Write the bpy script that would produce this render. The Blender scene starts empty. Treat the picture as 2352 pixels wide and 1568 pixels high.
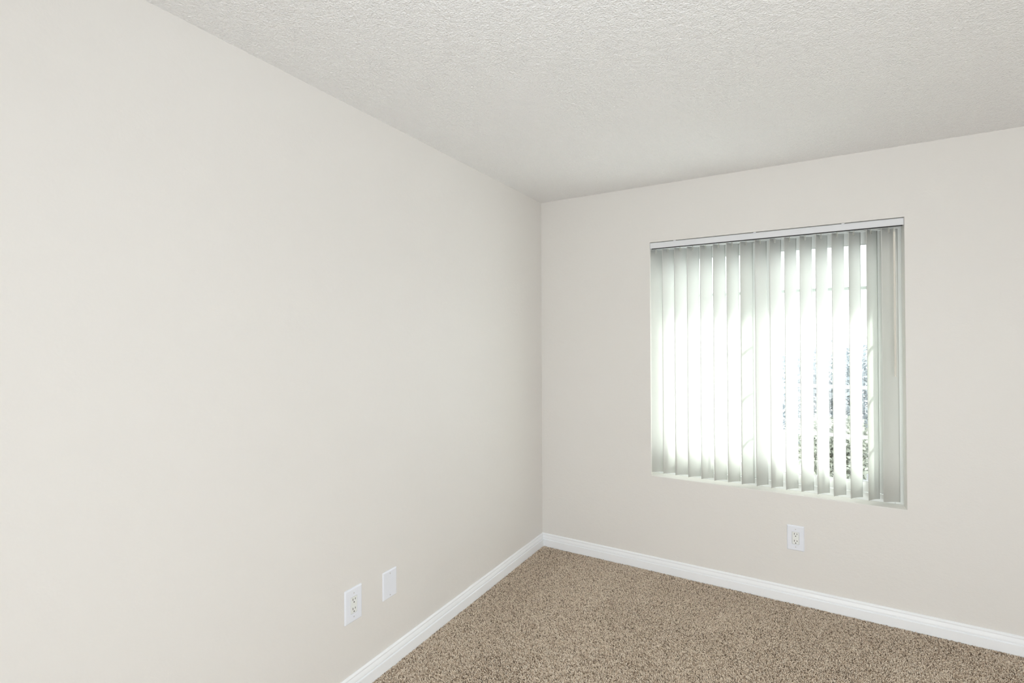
import bpy, bmesh, math, random
import numpy as np
from mathutils import Vector, Matrix, Euler

random.seed(7)
rng = np.random.default_rng(11)
SC = bpy.context.scene
COL = SC.collection
R = math.radians

# ------------------------------------------------------------------ camera
cam_d = bpy.data.cameras.new('camera')
cam = bpy.data.objects.new('camera', cam_d)
COL.objects.link(cam)
yaw, pitch, roll = -0.5309, 0.0079, -0.0041
f_ = Vector((math.sin(yaw)*math.cos(pitch), math.cos(yaw)*math.cos(pitch), math.sin(pitch)))
r_ = Vector((math.cos(yaw), -math.sin(yaw), 0))
u_ = r_.cross(f_)
r2 = math.cos(roll)*r_ + math.sin(roll)*u_
u2 = -math.sin(roll)*r_ + math.cos(roll)*u_
M = Matrix((r2, u2, -f_)).transposed().to_4x4()
M.translation = Vector((1.6202, -3.1796, 1.4665))
cam.matrix_world = M
cam_d.sensor_width = 36.0
cam_d.lens = 1141.14*36.0/2352.0
cam_d.shift_y = -15.03/2352.0
cam_d.clip_start = 0.02
SC.camera = cam

# ------------------------------------------------------------------ colour management, sky, sun
SC.view_settings.view_transform = 'Standard'
SC.view_settings.look = 'None'
SC.view_settings.gamma = 1.0
SC.view_settings.exposure = 0.13
SC.cycles.max_bounces = 12
SC.cycles.diffuse_bounces = 8
SC.cycles.transparent_max_bounces = 24
SC.cycles.sample_clamp_indirect = 6.0
SC.cycles.use_denoising = True

world = bpy.data.worlds.new('sky')
SC.world = world
world.use_nodes = True
bg = world.node_tree.nodes['Background']
bg.inputs['Color'].default_value = (0.92, 0.95, 1.0, 1)
bg.inputs['Strength'].default_value = 3.3

sun_d = bpy.data.lights.new('sun', 'SUN')
sun_d.energy = 18.0
sun_d.angle = R(2.6)
sun_d.color = (1.0, 0.975, 0.94)
sun = bpy.data.objects.new('sun', sun_d)
COL.objects.link(sun)
SUN_EL, SUN_AZ = R(42), R(18)
sdir = Vector((math.sin(SUN_AZ)*math.cos(SUN_EL), -math.cos(SUN_AZ)*math.cos(SUN_EL), -math.sin(SUN_EL)))
sun.rotation_euler = sdir.to_track_quat('-Z', 'Y').to_euler()
sun.location = (1.4, 8, 9)

def portal(name, loc, sx, sz, face):
    d = bpy.data.lights.new(name, 'AREA'); d.shape = 'RECTANGLE'; d.size = sx; d.size_y = sz
    d.cycles.is_portal = True
    o = bpy.data.objects.new(name, d); COL.objects.link(o); o.location = loc
    o.rotation_euler = Vector(face).to_track_quat('-Z', 'Z').to_euler()
portal('portal_front', (1.42, 0.149, 1.336), 1.25, 1.45, (0, -1, 0))
# soft fill light added unseen behind the camera to brighten the room
fill_d = bpy.data.lights.new('room_fill', 'AREA'); fill_d.shape = 'RECTANGLE'; fill_d.size = 1.62; fill_d.size_y = 1.5
fill_d.energy = 32.0
fill_d.color = (0.985, 0.99, 1.0)
fill = bpy.data.objects.new('room_fill', fill_d); COL.objects.link(fill)
fill.location = (2.26, -4.17, 0.95)
fill.rotation_euler = Vector((0, 1, 0)).to_track_quat('-Z', 'Z').to_euler()

# the photographer's flash, bounced off the ceiling just above the camera
fl_d = bpy.data.lights.new('bounce_flash', 'SPOT'); fl_d.energy = 42.0; fl_d.color = (0.80, 0.90, 1.0)
fl_d.shadow_soft_size = 0.04; fl_d.spot_size = 2.3; fl_d.spot_blend = 1.0
fl = bpy.data.objects.new('bounce_flash', fl_d); COL.objects.link(fl); fl.location = (1.66, -3.28, 1.66)
fl.rotation_euler = Vector((-0.12, 0.45, 1)).to_track_quat('-Z', 'Y').to_euler()

# ------------------------------------------------------------------ measurements (metres)
H = 2.44                       # ceiling height
RX, RY = 3.45, -4.15           # right wall and wall behind the camera
WX0, WX1, WZ0, WZ1 = 0.777, 2.064, 0.594, 2.078   # window opening
WT = 0.15                      # wall thickness

# ------------------------------------------------------------------ materials
def mat(name):
    m = bpy.data.materials.new(name)
    m.use_nodes = True
    nt = m.node_tree
    return m, nt, nt.nodes['Principled BSDF']

def simple(name, col, rough=0.5, spec=0.5, metal=0.0):
    m, nt, b = mat(name)
    b.inputs['Base Color'].default_value = (*col, 1)
    b.inputs['Roughness'].default_value = rough
    b.inputs['Specular IOR Level'].default_value = spec
    b.inputs['Metallic'].default_value = metal
    return m

def N(nt, kind, **kw):
    n = nt.nodes.new(kind)
    for k, v in kw.items():
        if k in n.inputs: n.inputs[k].default_value = v
        else: setattr(n, k, v)
    return n

def paint(name, col, rough, layers, spec=0.3):
    """painted plaster: layers = [(scale, detail, strength, distance)]"""
    m, nt, b = mat(name)
    b.inputs['Base Color'].default_value = (*col, 1)
    b.inputs['Roughness'].default_value = rough
    b.inputs['Specular IOR Level'].default_value = spec
    tc = N(nt, 'ShaderNodeTexCoord')
    prev = None
    for sc, det, st, di in layers:
        no = N(nt, 'ShaderNodeTexNoise', Scale=sc, Detail=det, Roughness=0.55)
        nt.links.new(tc.outputs['Object'], no.inputs['Vector'])
        bp = N(nt, 'ShaderNodeBump', Strength=st, Distance=di)
        nt.links.new(no.outputs['Fac'], bp.inputs['Height'])
        if prev: nt.links.new(prev.outputs['Normal'], bp.inputs['Normal'])
        prev = bp
    nt.links.new(prev.outputs['Normal'], b.inputs['Normal'])
    return m

M_wall = paint('cream wall paint', (0.80, 0.786, 0.762), 0.45, [(38, 2, 0.16, 0.005), (130, 2, 0.16, 0.002)])
M_ceil = paint('ceiling texture paint', (0.90, 0.90, 0.90), 0.8, [(150, 1, 0.75, 0.007), (320, 2, 0.3, 0.002)], spec=0.15)
M_reveal_lit = paint('daylight-lightened reveal paint', (0.93, 0.92, 0.885), 0.4, [(38, 2, 0.08, 0.003)])  # wall returns: window light put into a whiter base colour
M_trim = paint('white semigloss trim paint', (0.93, 0.955, 0.985), 0.33, [(20, 2, 0.05, 0.002)], spec=0.4)
M_plate = simple('white moulded plate plastic', (0.86, 0.895, 0.97), 0.28)
M_recept = simple('white receptacle plastic', (0.86, 0.885, 0.875), 0.35)
M_slot = simple('dark socket slot', (0.03, 0.028, 0.025), 0.6, 0.2)
M_gap = simple('grey moulding gap', (0.42, 0.43, 0.42), 0.7, 0.2)
M_screw = simple('painted screw head', (0.62, 0.63, 0.64), 0.35, 0.5, 0.3)
M_vinyl = simple('white window vinyl', (0.86, 0.88, 0.87), 0.35)
M_rail = simple('white enamelled headrail', (0.78, 0.80, 0.835), 0.22)
M_rail_shade = simple('black headrail channel shade', (0.03, 0.03, 0.03), 0.7)  # shadow line under the rail, put in as near-black colour
M_stem = simple('translucent grey carrier plastic', (0.55, 0.56, 0.52), 0.4)
M_wand = simple('cream wand plastic', (0.78, 0.765, 0.70), 0.25)
M_concrete = paint('pale concrete', (0.52, 0.525, 0.53), 0.9, [(60, 4, 0.3, 0.004)])
M_stucco = paint('exterior stucco', (0.62, 0.60, 0.56), 0.9, [(90, 4, 0.5, 0.004)])
M_bark = simple('grey brown bark', (0.16, 0.13, 0.10), 0.9, 0.1)

# blind vanes: thin PVC that lets daylight glow through
M_vane, nt, b = mat('off-white vane pvc')
b.inputs['Base Color'].default_value = (0.88, 0.885, 0.865, 1)
b.inputs['Roughness'].default_value = 0.38
b.inputs['Specular IOR Level'].default_value = 0.35
tr = N(nt, 'ShaderNodeBsdfTranslucent')
tr.inputs['Color'].default_value = (0.86, 0.90, 0.87, 1)
mx = N(nt, 'ShaderNodeMixShader')
mx.inputs[0].default_value = 0.31
nt.links.new(b.outputs[0], mx.inputs[1]); nt.links.new(tr.outputs[0], mx.inputs[2])
nt.links.new(mx.outputs[0], nt.nodes['Material Output'].inputs['Surface'])

# window glass: clear with fresnel reflection
M_glass, nt, b = mat('clear window glass')
nt.nodes.remove(b)
lw = N(nt, 'ShaderNodeLayerWeight', Blend=0.5)
pw = N(nt, 'ShaderNodeMath', operation='POWER'); pw.inputs[1].default_value = 5.0
fr = N(nt, 'ShaderNodeMath', operation='MULTIPLY_ADD'); fr.inputs[1].default_value = 0.90; fr.inputs[2].default_value = 0.035
nt.links.new(lw.outputs['Facing'], pw.inputs[0]); nt.links.new(pw.outputs[0], fr.inputs[0])
ta = N(nt, 'ShaderNodeBsdfTransparent'); ta.inputs['Color'].default_value = (0.96, 0.98, 0.97, 1)
gl = N(nt, 'ShaderNodeBsdfGlossy', Roughness=0.02)
mx = N(nt, 'ShaderNodeMixShader')
nt.links.new(fr.outputs[0], mx.inputs[0]); nt.links.new(ta.outputs[0], mx.inputs[1]); nt.links.new(gl.outputs[0], mx.inputs[2])
nt.links.new(mx.outputs[0], nt.nodes['Material Output'].inputs['Surface'])

# carpet: yarn tone comes with each tuft
M_carpet, nt, b = mat('mottled brown carpet yarn')
at = N(nt, 'ShaderNodeAttribute', attribute_name='yarn')
rp = N(nt, 'ShaderNodeValToRGB')
e = rp.color_ramp.elements
e[0].position = 0.0; e[0].color = (0.165, 0.119, 0.080, 1)
e[1].position = 1.0; e[1].color = (0.98, 0.87, 0.735, 1)
for p_, c_ in ((0.30, (0.43, 0.331, 0.241, 1)), (0.65, (0.74, 0.601, 0.465, 1))):
    k = e.new(p_); k.color = c_
nt.links.new(at.outputs['Fac'], rp.inputs['Fac'])
nt.links.new(rp.outputs['Color'], b.inputs['Base Color'])
b.inputs['Roughness'].default_value = 0.95
b.inputs['Specular IOR Level'].default_value = 0.1
b.inputs['Sheen Weight'].default_value = 0.1
M_base, nt, b = mat('carpet backing')
no = N(nt, 'ShaderNodeTexNoise', Scale=420, Detail=2)
tc = N(nt, 'ShaderNodeTexCoord'); nt.links.new(tc.outputs['Object'], no.inputs['Vector'])
rp = N(nt, 'ShaderNodeValToRGB'); e = rp.color_ramp.elements
e[0].position = 0.38; e[0].color = (0.11, 0.082, 0.055, 1); e[1].position = 0.62; e[1].color = (0.42, 0.33, 0.24, 1)
nt.links.new(no.outputs['Fac'], rp.inputs['Fac']); nt.links.new(rp.outputs['Color'], b.inputs['Base Color'])
b.inputs['Roughness'].default_value = 1.0; b.inputs['Specular IOR Level'].default_value = 0.05

# leaves
def leafmat(name, c1, c2):
    m, nt, b = mat(name)
    at = N(nt, 'ShaderNodeAttribute', attribute_name='tone')
    rp = N(nt, 'ShaderNodeValToRGB'); e = rp.color_ramp.elements
    e[0].color = (*c1, 1); e[1].color = (*c2, 1)
    nt.links.new(at.outputs['Fac'], rp.inputs['Fac'])
    nt.links.new(rp.outputs['Color'], b.inputs['Base Color'])
    b.inputs['Roughness'].default_value = 0.55
    tr = N(nt, 'ShaderNodeBsdfTranslucent'); nt.links.new(rp.outputs['Color'], tr.inputs['Color'])
    mx = N(nt, 'ShaderNodeMixShader'); mx.inputs[0].default_value = 0.15
    nt.links.new(b.outputs[0], mx.inputs[1]); nt.links.new(tr.outputs[0], mx.inputs[2])
    nt.links.new(mx.outputs[0], nt.nodes['Material Output'].inputs['Surface'])
    return m
M_leaf = leafmat('grey green leaves', (0.20, 0.235, 0.26), (0.36, 0.40, 0.42))
M_leaf2 = leafmat('pale olive leaves', (0.24, 0.26, 0.22), (0.42, 0.445, 0.38))

# ------------------------------------------------------------------ builders
def obj(name, bm, m, parent=None, smooth=False, loc=None):
    me = bpy.data.meshes.new(name)
    bmesh.ops.recalc_face_normals(bm, faces=bm.faces[:])
    bm.to_mesh(me); bm.free()
    o = bpy.data.objects.new(name, me)
    for mm in (m if isinstance(m, (list, tuple)) else [m]): me.materials.append(mm)
    if smooth:
        for p in me.polygons: p.use_smooth = True
    COL.objects.link(o)
    if parent is not None: o.parent = parent
    if loc: o.location = loc
    return o

def empty(name, label, cat, loc=(0, 0, 0), rz=0.0, group=None):
    o = bpy.data.objects.new(name, None)
    o.empty_display_size = 0.05
    COL.objects.link(o)
    o.location = loc; o.rotation_euler = (0, 0, rz)
    o['label'] = label; o['category'] = cat
    if group: o['group'] = group
    return o

def struct(o): o['kind'] = 'structure'; return o

def box(bm, x0, x1, y0, y1, z0, z1, mi=0):
    vs = [bm.verts.new((x, y, z)) for x in (x0, x1) for y in (y0, y1) for z in (z0, z1)]
    for q in ((0, 1, 3, 2), (4, 6, 7, 5), (0, 4, 5, 1), (2, 3, 7, 6), (0, 2, 6, 4), (1, 5, 7, 3)):
        f = bm.faces.new([vs[i] for i in q]); f.material_index = mi
    return vs

def bevel(bm, w, seg=2, edges=None):
    bmesh.ops.bevel(bm, geom=edges or bm.edges[:], offset=w, segments=seg, profile=0.5, affect='EDGES')

def tube(bm, p0, p1, r0, r1=None, n=12, cap=True):
    r1 = r0 if r1 is None else r1
    p0, p1 = Vector(p0), Vector(p1)
    d = (p1-p0).normalized()
    a = d.orthogonal().normalized(); c = d.cross(a)
    A = [bm.verts.new(p0 + r0*(math.cos(t)*a + math.sin(t)*c)) for t in [2*math.pi*i/n for i in range(n)]]
    B = [bm.verts.new(p1 + r1*(math.cos(t)*a + math.sin(t)*c)) for t in [2*math.pi*i/n for i in range(n)]]
    for i in range(n): bm.faces.new((A[i], A[(i+1) % n], B[(i+1) % n], B[i]))
    if cap: bm.faces.new(A[::-1]); bm.faces.new(B)

def sweep(bm, prof, path):
    """closed profile of (out, z) carried along path of (x, y, nx, ny)"""
    rings = [[bm.verts.new((x+nx*o, y+ny*o, z)) for o, z in prof] for x, y, nx, ny in path]
    n = len(prof)
    for A, B in zip(rings, rings[1:]):
        for i in range(n): bm.faces.new((A[i], A[(i+1) % n], B[(i+1) % n], B[i]))
    bm.faces.new(rings[0][::-1]); bm.faces.new(rings[-1])

# ------------------------------------------------------------------ room shell
# back wall with the window opening
bm = bmesh.new()
xs, zs = [-WT, WX0, WX1, RX+WT], [-0.12, WZ0, WZ1, H+0.12]
for i in range(3):
    for k in range(3):
        if i == 1 and k == 1: continue
        box(bm, xs[i], xs[i+1], 0.0, WT, zs[k], zs[k+1])
bmesh.ops.remove_doubles(bm, verts=bm.verts[:], dist=1e-5)
seen = {}
for f in list(bm.faces):
    key = tuple(sorted(v.index for v in f.verts)) if False else tuple(round(c, 4) for c in f.calc_center_median())
    seen.setdefault(key, []).append(f)
bmesh.ops.delete(bm, geom=[f for fs in seen.values() if len(fs) > 1 for f in fs], context='FACES_ONLY')
# softly rounded plaster edge round the opening
ed = [e for e in bm.edges if all(abs(v.co.y) < 1e-5 for v in e.verts)
      and all(WX0-1e-4 <= v.co.x <= WX1+1e-4 and WZ0-1e-4 <= v.co.z <= WZ1+1e-4 for v in e.verts)]
bevel(bm, 0.003, 3, ed)
# two little paint drips under the sill edge
for x, z in ((1.0007, 0.5735), (1.319, 0.588)):
    r = bmesh.ops.create_icosphere(bm, subdivisions=2, radius=0.0035, matrix=Matrix.Translation((x, 0, z)) @ Matrix.Diagonal((1, 0.7, 1.2, 1)))
for f in bm.faces:      # plaster returns round the window get the colour lightened for daylight
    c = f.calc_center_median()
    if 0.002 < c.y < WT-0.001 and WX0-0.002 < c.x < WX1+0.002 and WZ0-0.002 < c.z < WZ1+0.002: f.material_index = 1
wall_back = struct(obj('wall_back', bm, [M_wall, M_reveal_lit]))

for nm, b6 in (('wall_left', (-WT, 0, RY-WT, 0.0, -0.12, H+0.12)),
               ('wall_right', (RX, RX+WT, RY-WT, 0.0, -0.12, H+0.12)),
               ):
    bm = bmesh.new(); box(bm, *b6); struct(obj(nm, bm, M_wall))
# wall behind the camera, with an opening added for the fill light
PX0, PX1, PZ1 = 1.38, 3.14, 2.06
bm = bmesh.new()
box(bm, 0, PX0, RY-WT, RY, -0.12, H+0.12); box(bm, PX1, RX, RY-WT, RY, -0.12, H+0.12); box(bm, PX0, PX1, RY-WT, RY, PZ1, H+0.12)
struct(obj('wall_front', bm, M_wall))
bm = bmesh.new(); box(bm, 0, RX, RY, 0, -0.12, -0.012); box(bm, PX0, PX1, RY-WT, RY, -0.12, -0.012); struct(obj('floor', bm, M_base))

# textured ceiling: real relief of sprayed blobs
def vnoise(x, y, seed):
    """smooth value noise on arrays"""
    r = np.random.default_rng(seed); T = r.random((257, 257)).astype(np.float32)
    xi, yi = np.floor(x).astype(int), np.floor(y).astype(int)
    fx, fy = x-xi, y-yi
    fx = fx*fx*(3-2*fx); fy = fy*fy*(3-2*fy)
    a = T[yi % 257, xi % 257]; b_ = T[yi % 257, (xi+1) % 257]; c = T[(yi+1) % 257, xi % 257]; d = T[(yi+1) % 257, (xi+1) % 257]
    return (a*(1-fx)+b_*fx)*(1-fy)+(c*(1-fx)+d*fx)*fy

def grid_mesh(name, xs, ys, Z):
    nx, ny = len(xs), len(ys)
    X, Y = np.meshgrid(xs, ys)
    co = np.stack([X, Y, Z], -1).reshape(-1, 3).astype(np.float32)
    i = (np.arange(ny-1)[:, None]*nx + np.arange(nx-1)[None]).reshape(-1)
    q = np.stack([i, i+nx, i+nx+1, i+1], -1).astype(np.int32)      # faces look down
    me = bpy.data.meshes.new(name)
    me.vertices.add(len(co)); me.vertices.foreach_set('co', co.ravel())
    me.loops.add(q.size); me.loops.foreach_set('vertex_index', q.ravel())
    me.polygons.add(len(q)); me.polygons.foreach_set('loop_start', np.arange(0, q.size, 4, dtype=np.int32))
    me.polygons.foreach_set('use_smooth', np.ones(len(q), bool))
    me.update(calc_edges=True); me.validate()
    return me
st = 0.0048
cx_, cy_ = np.arange(0, RX+st, st), np.arange(RY, st*0.5, st)
cx_[-1] = RX; cy_[-1] = 0.0
X, Y = np.meshgrid(cx_, cy_)
wx = X + 0.01*vnoise(X*30, Y*30, 1); wy = Y + 0.01*vnoise(X*30+9, Y*30+4, 2)
n1 = vnoise(wx*125, wy*125, 3); n2 = vnoise(wx*75+7, wy*75+3, 4); n3 = vnoise(wx*200, wy*200, 5)
blob = np.clip((0.55*n1+0.45*n2-0.44)/0.22, 0, 1)
relief = 0.0015*blob + 0.0009*n3
me = grid_mesh('ceiling', cx_, cy_, H + 0.0015 - relief)
me.materials.append(M_ceil)
ceil = bpy.data.objects.new('ceiling', me); COL.objects.link(ceil); struct(ceil)
bm = bmesh.new(); box(bm, 0, RX, RY, 0, H+0.02, H+0.12); struct(obj('trim_1', bm, M_ceil))
ceil_slab = bpy.data.objects['trim_1']
ceil_slab.parent = ceil; ceil_slab.name = 'ceiling_slab'

# baseboards
prof = [(0, -0.01), (0.0145, -0.01), (0.0145, 0.0415), (0.0140, 0.0430), (0.0110, 0.0442), (0.0082, 0.0450), (0.0080, 0.0462),
        (0.0104, 0.0474), (0.0112, 0.0500), (0.0108, 0.0550), (0.0092, 0.0605), (0.0070, 0.0655), (0.0056, 0.0685),
        (0.0052, 0.0705), (0.0078, 0.0722), (0.0086, 0.0750), (0.0080, 0.0785), (0.0060, 0.0818), (0.0035, 0.0836), (0, 0.0840)]
bm = bmesh.new(); sweep(bm, prof, [(0.0, 0, 0, -1), (2.0530, 0, 0, -1)]); sweep(bm, prof, [(2.05322, 0, 0, -1), (RX, 0, 0, -1)])
struct(obj('baseboard_back', bm, M_trim))
bm = bmesh.new(); sweep(bm, prof, [(0, RY, 1, 0), (0, 0, 1, 0)]); struct(obj('baseboard_left', bm, M_trim))
bm = bmesh.new(); sweep(bm, prof, [(RX, RY, -1, 0), (RX, -0.0145, -1, 0)]); struct(obj('baseboard_right', bm, M_trim))
bm = bmesh.new(); sweep(bm, prof, [(0.0145, RY, 0, 1), (PX0, RY, 0, 1)]); sweep(bm, prof, [(PX1, RY, 0, 1), (RX-0.0145, RY, 0, 1)]); struct(obj('baseboard_front', bm, M_trim))

# ------------------------------------------------------------------ carpet pile (twisted tufts)
def carpet():
    sp = 0.0046
    gx, gy = np.meshgrid(np.arange(0.0165, RX-0.0165, sp), np.arange(-3.0, -0.0165, sp))
    x = gx.ravel() + rng.uniform(-.5, .5, gx.size)*sp*0.9
    y = gy.ravel() + rng.uniform(-.5, .5, gx.size)*sp*0.9
    x = np.clip(x, 0.0165, RX-0.0165); y = np.clip(y, -3.0, -0.0165)
    n = x.size
    big = vnoise(x*3.1, y*3.1, 21)*0.6 + vnoise(x*7.3, y*7.3, 22)*0.4           # brushed patches
    lean_a = 2*np.pi*vnoise(x*2.3+5, y*2.3, 23)*1.3 + rng.normal(0, 1.1, n)
    lean = rng.uniform(0.15, 0.95, n)*0.0055
    h = 0.0082 + 0.0028*rng.random(n) + 0.0020*(big-0.5)
    r = 0.0025 + 0.0010*rng.random(n)
    z0 = -0.012
    ph = rng.random(n)*2*np.pi
    K = 3
    V = np.zeros((n, 3*K+1, 3), np.float32)
    for ri, (t, rr, tw) in enumerate(((0.0, 0.75, 0), (0.5, 1.1, 0.6), (0.88, 0.8, 1.2))):
        cx = x + np.cos(lean_a)*lean*t*t; cy = y + np.sin(lean_a)*lean*t*t
        for k in range(K):
            a = ph + 2*np.pi*k/K + tw
            V[:, ri*K+k, 0] = cx + np.cos(a)*r*rr
            V[:, ri*K+k, 1] = cy + np.sin(a)*r*rr
            V[:, ri*K+k, 2] = z0 + h*t
    V[:, 3*K, 0] = x + np.cos(lean_a)*lean*1.05; V[:, 3*K, 1] = y + np.sin(lean_a)*lean*1.05; V[:, 3*K, 2] = z0+h
    V[:, :, 0] = np.clip(V[:, :, 0], 0.0146, RX-0.0146); V[:, :, 1] = np.minimum(V[:, :, 1], -0.0146)
    faces = []
    for ri in range(2):
        for k in range(K):
            faces.append((ri*K+k, ri*K+(k+1) % K, (ri+1)*K+(k+1) % K, (ri+1)*K+k))
    Q = np.array(faces, np.int64); T = np.array([(2*K+k, 2*K+(k+1) % K, 3*K) for k in range(K)], np.int64)
    base = (np.arange(n)*(3*K+1))[:, None]
    loops = np.concatenate([(base + Q.ravel()[None]), (base + T.ravel()[None])], 1)
    ls = np.concatenate([np.arange(len(Q))*4, len(Q)*4 + np.arange(len(T))*3])
    LS = (np.arange(n)*(len(Q)*4+len(T)*3))[:, None] + ls[None]
    me = bpy.data.meshes.new('carpet')
    me.vertices.add(n*(3*K+1)); me.vertices.foreach_set('co', V.ravel())
    me.loops.add(loops.size); me.loops.foreach_set('vertex_index', loops.ravel().astype(np.int32))
    me.polygons.add(LS.size); me.polygons.foreach_set('loop_start', LS.ravel().astype(np.int32))
    me.polygons.foreach_set('use_smooth', np.ones(LS.size, bool))
    me.update(calc_edges=True)
    tone = np.clip(rng.normal(0.74, 0.38, n), 0, 1)*0.9 + 0.10*big
    at = me.attributes.new('yarn', 'FLOAT', 'POINT')
    at.data.foreach_set('value', np.repeat(tone, 3*K+1).astype(np.float32))
    me.materials.append(M_carpet)
    o = bpy.data.objects.new('carpet', me); COL.objects.link(o)
    o['kind'] = 'stuff'; o['label'] = 'mottled brown and beige twisted pile carpet covering the floor'; o['category'] = 'carpet'
carpet()

# ------------------------------------------------------------------ window unit
win = bpy.data.objects.new('window_1', None); COL.objects.link(win); struct(win)
win.location = ((WX0+WX1)/2, 0.12, WZ0)
inv = Matrix.Translation(-Vector(win.location))
def wobj(name, bm, m, parent=win, smooth=False):
    if parent is win: bmesh.ops.transform(bm, matrix=inv, verts=bm.verts[:])
    else: bmesh.ops.transform(bm, matrix=inv, verts=bm.verts[:])
    return obj(name, bm, m, parent, smooth)
def ring(bm, x0, x1, z0, z1, y0, y1, wl, wr, wb, wt):
    box(bm, x0, x0+wl, y0, y1, z0, z1); box(bm, x1-wr, x1, y0, y1, z0, z1)
    box(bm, x0+wl, x1-wr, y0, y1, z0, z0+wb); box(bm, x0+wl, x1-wr, y0, y1, z1-wt, z1)
bm = bmesh.new()
ring(bm, WX0, WX1, WZ0, WZ1, 0.088, 0.146, 0.027, 0.036, 0.040, 0.040)
ring(bm, WX0+0.027, WX1-0.036, WZ0+0.040, WZ1-0.040, 0.134, 0.146, 0.010, 0.010, 0.010, 0.010)
bevel(bm, 0.0015, 1); wobj('window_frame', bm, M_vinyl)
zb, zt = 0.636, 2.036
gz0, gz1 = 0.688, 1.972
def sash(x0, x1, gx0, gx1, y0, y1, gz0=gz0):
    bm = bmesh.new()
    ring(bm, x0, x1, zb, zt, y0, y1, gx0-x0, x1-gx1, gz0-zb, zt-gz1)
    ring(bm, gx0, gx1, gz0, gz1, y0+0.003, y0+0.006, 0.006, 0.006, 0.006, 0.006)
    bevel(bm, 0.0015, 1)
    s = wobj('sash', bm, M_vinyl)
    bm = bmesh.new(); ym = (y0+y1)/2
    xm = (gx0+gx1)/2
    box(bm, xm-0.009, xm+0.009, ym-0.003, ym+0.003, gz0-0.002, gz1+0.002)
    for z in (1.735, 1.465, 1.1945, 0.927):
        box(bm, gx0-0.002, xm-0.009, ym-0.0028, ym+0.0028, z-0.009, z+0.009)
        box(bm, xm+0.009, gx1+0.002, ym-0.0028, ym+0.0028, z-0.009, z+0.009)
    bevel(bm, 0.001, 1)
    wobj('grille', bm, M_vinyl, s)
    bm = bmesh.new(); box(bm, gx0-0.003, gx1+0.003, ym-0.0065, ym-0.0045, gz0-0.003, gz1+0.003)
    wobj('glass', bm, M_glass, s)
sash(0.806, 1.415, 0.842, 1.346, 0.1145, 0.1335, 0.708)
sash(1.385, 2.026, 1.452, 1.925, 0.0935, 0.1125)
bm = bmesh.new()                                            # sash latch on the meeting stile
box(bm, 1.402, 1.424, 0.086, 0.094, 1.28, 1.36); bevel(bm, 0.002, 2); wobj('latch', bm, M_vinyl)

# unseen patio door, added behind the camera to house the fill light
door = bpy.data.objects.new('added_door_1', None); COL.objects.link(door); struct(door); door.location = ((PX0+PX1)/2, RY-0.08, 0)
DI = Matrix.Translation(-Vector(door.location))
def dobj(name, bm, m, parent=door):
    bmesh.ops.transform(bm, matrix=DI, verts=bm.verts[:]); return obj(name, bm, m, parent)
bm = bmesh.new(); ring(bm, PX0, PX1, -0.012, PZ1, RY-0.13, RY-0.03, 0.035, 0.035, 0.03, 0.035); dobj('door_frame', bm, M_vinyl)
for xa, xb, ya in ((PX0+0.035, (PX0+PX1)/2+0.03, RY-0.115), ((PX0+PX1)/2-0.03, PX1-0.035, RY-0.075)):
    bm = bmesh.new(); ring(bm, xa, xb, 0.018, PZ1-0.035, ya, ya+0.035, 0.055, 0.055, 0.07, 0.055); bevel(bm, 0.002, 1)
    pn = dobj('sliding_panel', bm, M_vinyl)
    bm = bmesh.new(); box(bm, xa+0.052, xb-0.052, ya+0.015, ya+0.019, 0.086, PZ1-0.088); dobj('glass', bm, M_glass, pn)

# ------------------------------------------------------------------ vertical blind
YC = 0.040
blind = empty('vertical_blind', 'white vertical blind with half-open vanes hanging inside the window recess', 'blind', ((WX0+WX1)/2, YC, 2.075))
BI = Matrix.Translation(-Vector(blind.location))
def bobj(name, bm, m, parent=blind, smooth=False):
    bmesh.ops.transform(bm, matrix=BI, verts=bm.verts[:])
    return obj(name, bm, m, parent, smooth)
# headrail: rounded C-channel open underneath
bm = bmesh.new()
x0, x1 = 0.7795, 2.0610
zt_, zb_ = 2.0745, 2.0385
P = [(0.0030, zb_), (0.0012, zb_+0.003), (0.0012, zt_-0.006), (0.0030, zt_-0.0015), (0.007, zt_), (0.052, zt_), (0.056, zt_-0.004), (0.056, zb_),
     (0.0340, zb_), (0.0335, zb_+0.014), (0.0054, zb_+0.014), (0.0046, zb_)]
A = [bm.verts.new((x0, y, z)) for y, z in P]; B = [bm.verts.new((x1, y, z)) for y, z in P]
for i in range(len(P)):
    f = bm.faces.new((A[i], A[(i+1) % len(P)], B[(i+1) % len(P)], B[i]))
    if i in (8, 9, 10): f.material_index = 1
bm.faces.new(A[::-1]); bm.faces.new(B)
rail = bobj('headrail', bm, [M_rail, M_rail_shade])
for xe in (x0-0.0006, x1+0.0006):
    bm = bmesh.new(); box(bm, min(xe, xe+0.0012 if xe > 1 else xe-0.0012), max(xe, xe+0.0012 if xe > 1 else xe-0.0012), 0.0010, 0.056, zb_-0.001, zt_)
    bevel(bm, 0.0005, 1); bobj('end_cap', bm, M_rail, rail)
for xb in (0.9300, 1.3800, 1.8050):
    bm = bmesh.new(); box(bm, xb-0.007, xb+0.007, -0.0008, 0.020, zt_-0.0035, zt_+0.0022); bevel(bm, 0.0006, 1)
    bobj('mounting_clip', bm, M_rail, rail)

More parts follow.
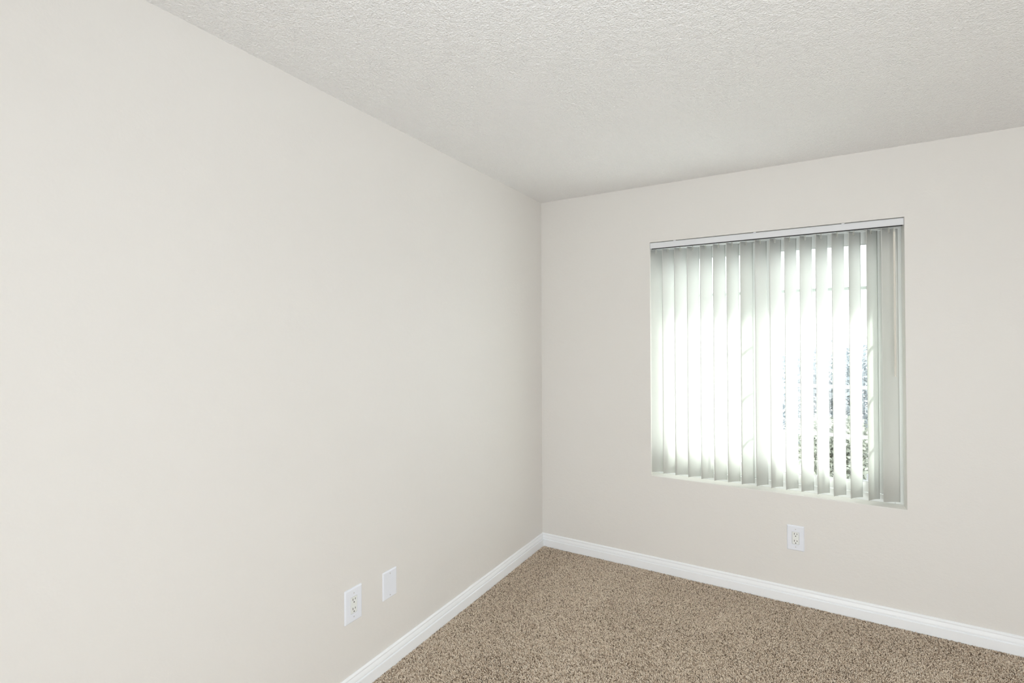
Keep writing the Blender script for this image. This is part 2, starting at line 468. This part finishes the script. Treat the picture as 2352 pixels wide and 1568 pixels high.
hook_x = [0.8061+0.07500*i for i in range(17)]
ang = [36, 44, 42, 44, 47, 46, 45, 45, 49, 50, 49, 47.5, 50, 47, 49, 52, 33]
W_, SAG, TH = 0.089, 0.0065, 0.0009
ztop, zbot = 2.0320, 0.6125
def vane(x, a, zb_off=0.0, twist=0.0):
    bm = bmesh.new(); ns, nz = 12, 6
    def ringv(z, aa):
        ca, sa = math.cos(aa), math.sin(aa)
        out = []
        for side in (0, 1):
            rngi = range(ns+1) if side == 0 else range(ns, -1, -1)
            for i in rngi:
                s = (i/ns-0.5)*W_
                bulge = SAG*(1-(2*s/W_)**2) - SAG*0.5 + (TH if side else 0)
                out.append(bm.verts.new((x + ca*s - sa*bulge, YC + sa*s + ca*bulge, z)))
        return out
    rs = [ringv(ztop+(zbot+zb_off-ztop)*k/nz, R(a+twist*k/nz)) for k in range(nz+1)]
    n = len(rs[0])
    for a_, b_ in zip(rs, rs[1:]):
        for i in range(n): bm.faces.new((a_[i], a_[(i+1) % n], b_[(i+1) % n], b_[i]))
    for rr in (rs[0], rs[-1]):
        for i in range(ns): bm.faces.new((rr[i], rr[i+1], rr[n-2-i], rr[n-1-i]))
    v = bobj('vane', bm, M_vane, blind, smooth=False)
    for p in v.data.polygons: p.use_smooth = abs(p.normal.z) < 0.5 and p.area > 0.0009
    bm = bmesh.new()
    box(bm, x-0.0022, x+0.0022, YC-0.0022, YC+0.0022, 2.0310, 2.0382)
    ca, sa = math.cos(R(a)), math.sin(R(a))
    vs = box(bm, -0.005, 0.005, -0.0042+SAG/2, 0.0042+SAG/2, 2.0120, 2.0310)
    bmesh.ops.transform(bm, matrix=Matrix.Translation((x, YC, 0)) @ Matrix.Rotation(R(a), 4, 'Z'), verts=vs)
    bobj('vane_clip', bm, M_stem, v)
for i in range(17):
    vane(hook_x[i], ang[i], zb_off=random.uniform(-0.0015, 0.0015), twist=random.uniform(-1.5, 1.5))
# tilt wand
bm = bmesh.new()
wx_ = 2.0225; wy_ = -0.004
tube(bm, (wx_, wy_, 1.272), (wx_, wy_, 2.012), 0.0048, n=8)
tube(bm, (wx_, wy_, 1.266), (wx_, wy_, 1.273), 0.0056, 0.0052, n=12)
wand = bobj('wand', bm, M_wand, blind)
bm = bmesh.new()
tube(bm, (wx_, wy_, 2.006), (wx_, wy_, 2.020), 0.0056, 0.0035, n=10)
for k in range(8):
    a0, a1 = math.pi*k/8, math.pi*(k+1)/8
    tube(bm, (wx_, wy_+0.006-0.006*math.cos(a0), 2.020+0.010*math.sin(a0)), (wx_, wy_+0.006-0.006*math.cos(a1), 2.020+0.010*math.sin(a1)), 0.0014, n=6)
bobj('wand_hook', bm, M_stem, wand)

# ------------------------------------------------------------------ wall plates
def plate_bm(w, h, d, hole=None):
    """moulded cover plate, back on y=0, front towards -y, centre at the origin"""
    bm = bmesh.new()
    lv = [(0, 1.0), (-d*0.35, 1.0), (-d*0.75, 0.975), (-d, 0.93)]
    rings = []
    def rr(sx, sz, y, r):
        out = []
        for cx, cz, a0 in ((sx/2-r, sz/2-r, 0), (-sx/2+r, sz/2-r, 90), (-sx/2+r, -sz/2+r, 180), (sx/2-r, -sz/2+r, 270)):
            for t in range(4): out.append(bm.verts.new((cx+r*math.cos(R(a0+30*t)), y, cz+r*math.sin(R(a0+30*t)))))
        return out
    shr = [0, 0.0004, 0.002, 0.005]
    for (y, _), s in zip(lv, shr): rings.append(rr(w-2*s, h-2*s, y, 0.003 if s < 0.003 else 0.002))
    if hole: rings.append(rr(hole[0], hole[1], -d, 0.0015)); rings.append(rr(hole[0], hole[1], -d*0.3, 0.0015))
    n = len(rings[0])
    for a, b_ in zip(rings, rings[1:]):
        for i in range(n): bm.faces.new((a[i], a[(i+1) % n], b_[(i+1) % n], b_[i]))
    bm.faces.new(rings[0]); 
    bm.faces.new(rings[-1])
    return bm
def screw(parent, x, y, z):
    bm = bmesh.new(); tube(bm, (x, y+0.001, z), (x, y-0.0008, z), 0.0030, 0.0026, n=16)
    s = obj('screw', bm, M_screw, parent)
    return s
def outlet(label, loc, rz, w, h):
    t = empty('wall_outlet', label, 'outlet', loc, rz, 'white outlets with rectangular cover plates')
    d = 0.0065
    obj('cover_plate', plate_bm(w, h, d, (0.0345, 0.0685)), M_plate, t)
    bm = bmesh.new()
    box(bm, -0.0163, 0.0163, -d-0.0006, -0.0015, -0.0332, 0.0332); bevel(bm, 0.0009, 2)
    rc = obj('receptacle', bm, M_recept, t)
    bm = bmesh.new()
    for cz in (0.0187, -0.0195):
        for sx, hh in ((-0.0063, 0.0047), (0.0063, 0.0038)):
            box(bm, sx-0.0012, sx+0.0012, -d-0.0009, -d+0.001, cz+0.0048-hh, cz+0.0048+hh)
        tube(bm, (0, -d-0.0009, cz-0.0072), (0, -d+0.001, cz-0.0072), 0.0026, n=14)
    sl = obj('socket_slots', bm, M_slot, rc)
    sl['label'] = 'dark slots of the two sockets'
    bm = bmesh.new(); box(bm, -0.0172, 0.0172, -0.0030, -0.0010, -0.0342, 0.0342); obj('recess', bm, M_gap, t)
    for z in (0.0485, -0.0485): screw(t, 0, -d, z)
    return t
outlet('white duplex outlet low on the left wall beside the blank plate', (0, -1.7320, 0.3695), R(90), 0.0900, 0.1400)
outlet('white duplex outlet on the window wall below the blind', (1.5730, 0, 0.3565), 0, 0.0840, 0.1370)
bp = empty('blank_plate', 'plain white blank cover plate on the left wall, right of the outlet', 'wall plate', (0, -1.5220, 0.3655), R(90))
obj('cover_plate', plate_bm(0.0860, 0.1250, 0.0055), M_plate, bp)
for z in (0.0480, -0.0480): screw(bp, 0, -0.0055, z)

# ------------------------------------------------------------------ outside
bm = bmesh.new(); box(bm, -12, 16, -24, 40, -0.30, -0.125); o = struct(obj('ground', bm, M_concrete))
bm = bmesh.new(); box(bm, -2.0, 5.5, WT, 1.00, 2.475, 2.60); o = struct(obj('eave', bm, M_stucco))

def shrub(cx, cy, hgt, rad, m, label, nl=9000):
    t = empty('shrub', label, 'shrub', (cx, cy, -0.125), 0, 'shrubs outside the window')
    n = nl
    u = rng.normal(size=(n, 3)); u /= np.linalg.norm(u, axis=1)[:, None]
    rr = rng.random(n)**(1/2.2)
    u = np.sign(u)*np.abs(u)**0.7; u /= (np.abs(u)**2.8).sum(1)[:, None]**(1/2.8)
    c = u*rr[:, None]*np.array([rad, rad, hgt/2]) * (0.85+0.3*vnoise(u[:, 0]*3+50, u[:, 2]*3+50, int(cx*7+90)))[:, None]
    c[:, 2] += hgt*0.54
    c[:, 2] = np.maximum(c[:, 2], 0.06)
    d = rng.normal(size=(n, 3)); d /= np.linalg.norm(d, axis=1)[:, None]
    s = np.cross(d, rng.normal(size=(n, 3))); s /= np.linalg.norm(s, axis=1)[:, None]
    nn = np.cross(d, s)
    L = rng.uniform(0.045, 0.080, n)[:, None]*(0.75 if hgt < 1 else 1); Wd = L*0.26
    V = np.stack([c, c+d*L*.45+s*Wd+nn*L*.06, c+d*L, c+d*L*.45-s*Wd+nn*L*.06], 1).astype(np.float32)
    me = bpy.data.meshes.new('foliage'); me.vertices.add(n*4); me.vertices.foreach_set('co', V.ravel())
    q = np.arange(n)[:, None]*4
    F = np.concatenate([q+np.array([[0, 1, 2]]), q+np.array([[0, 2, 3]])], 1).astype(np.int32)
    me.loops.add(F.size); me.loops.foreach_set('vertex_index', F.ravel())
    me.polygons.add(n*2); me.polygons.foreach_set('loop_start', np.arange(0, F.size, 3, dtype=np.int32))
    me.update(calc_edges=True)
    a = me.attributes.new('tone', 'FLOAT', 'POINT'); a.data.foreach_set('value', np.repeat(rng.random(n), 4).astype(np.float32))
    me.materials.append(m)
    o = bpy.data.objects.new('foliage', me); COL.objects.link(o); o.parent = t
    bm = bmesh.new()
    for k in range(6):
        a = 2*math.pi*k/6; p = Vector((0.04*math.cos(a), 0.04*math.sin(a), -0.02))
        q_ = Vector((rad*0.45*math.cos(a), rad*0.45*math.sin(a), hgt*random.uniform(0.6, 0.8)))
        tube(bm, p, p.lerp(q_, 0.5)+Vector((0, 0, 0.05)), 0.014, 0.009, n=6); tube(bm, p.lerp(q_, 0.5)+Vector((0, 0, 0.05)), q_, 0.009, 0.004, n=6)
    obj('stems', bm, M_bark, t)
for i, (cx, cy, hg, rd, m, lab) in enumerate((
        (1.92, 4.35, 1.50, 0.62, M_leaf, 'tall grey-green shrub outside, seen between the right-hand vanes'),
        (1.90, 3.30, 0.72, 0.36, M_leaf2, 'low pale olive shrub outside, in front of the tall ones'),
        (3.24, 4.35, 1.44, 0.60, M_leaf, 'grey-green shrub outside, farthest to the right of the window'),
        )):
    shrub(cx, cy, hg, rd, m, lab)
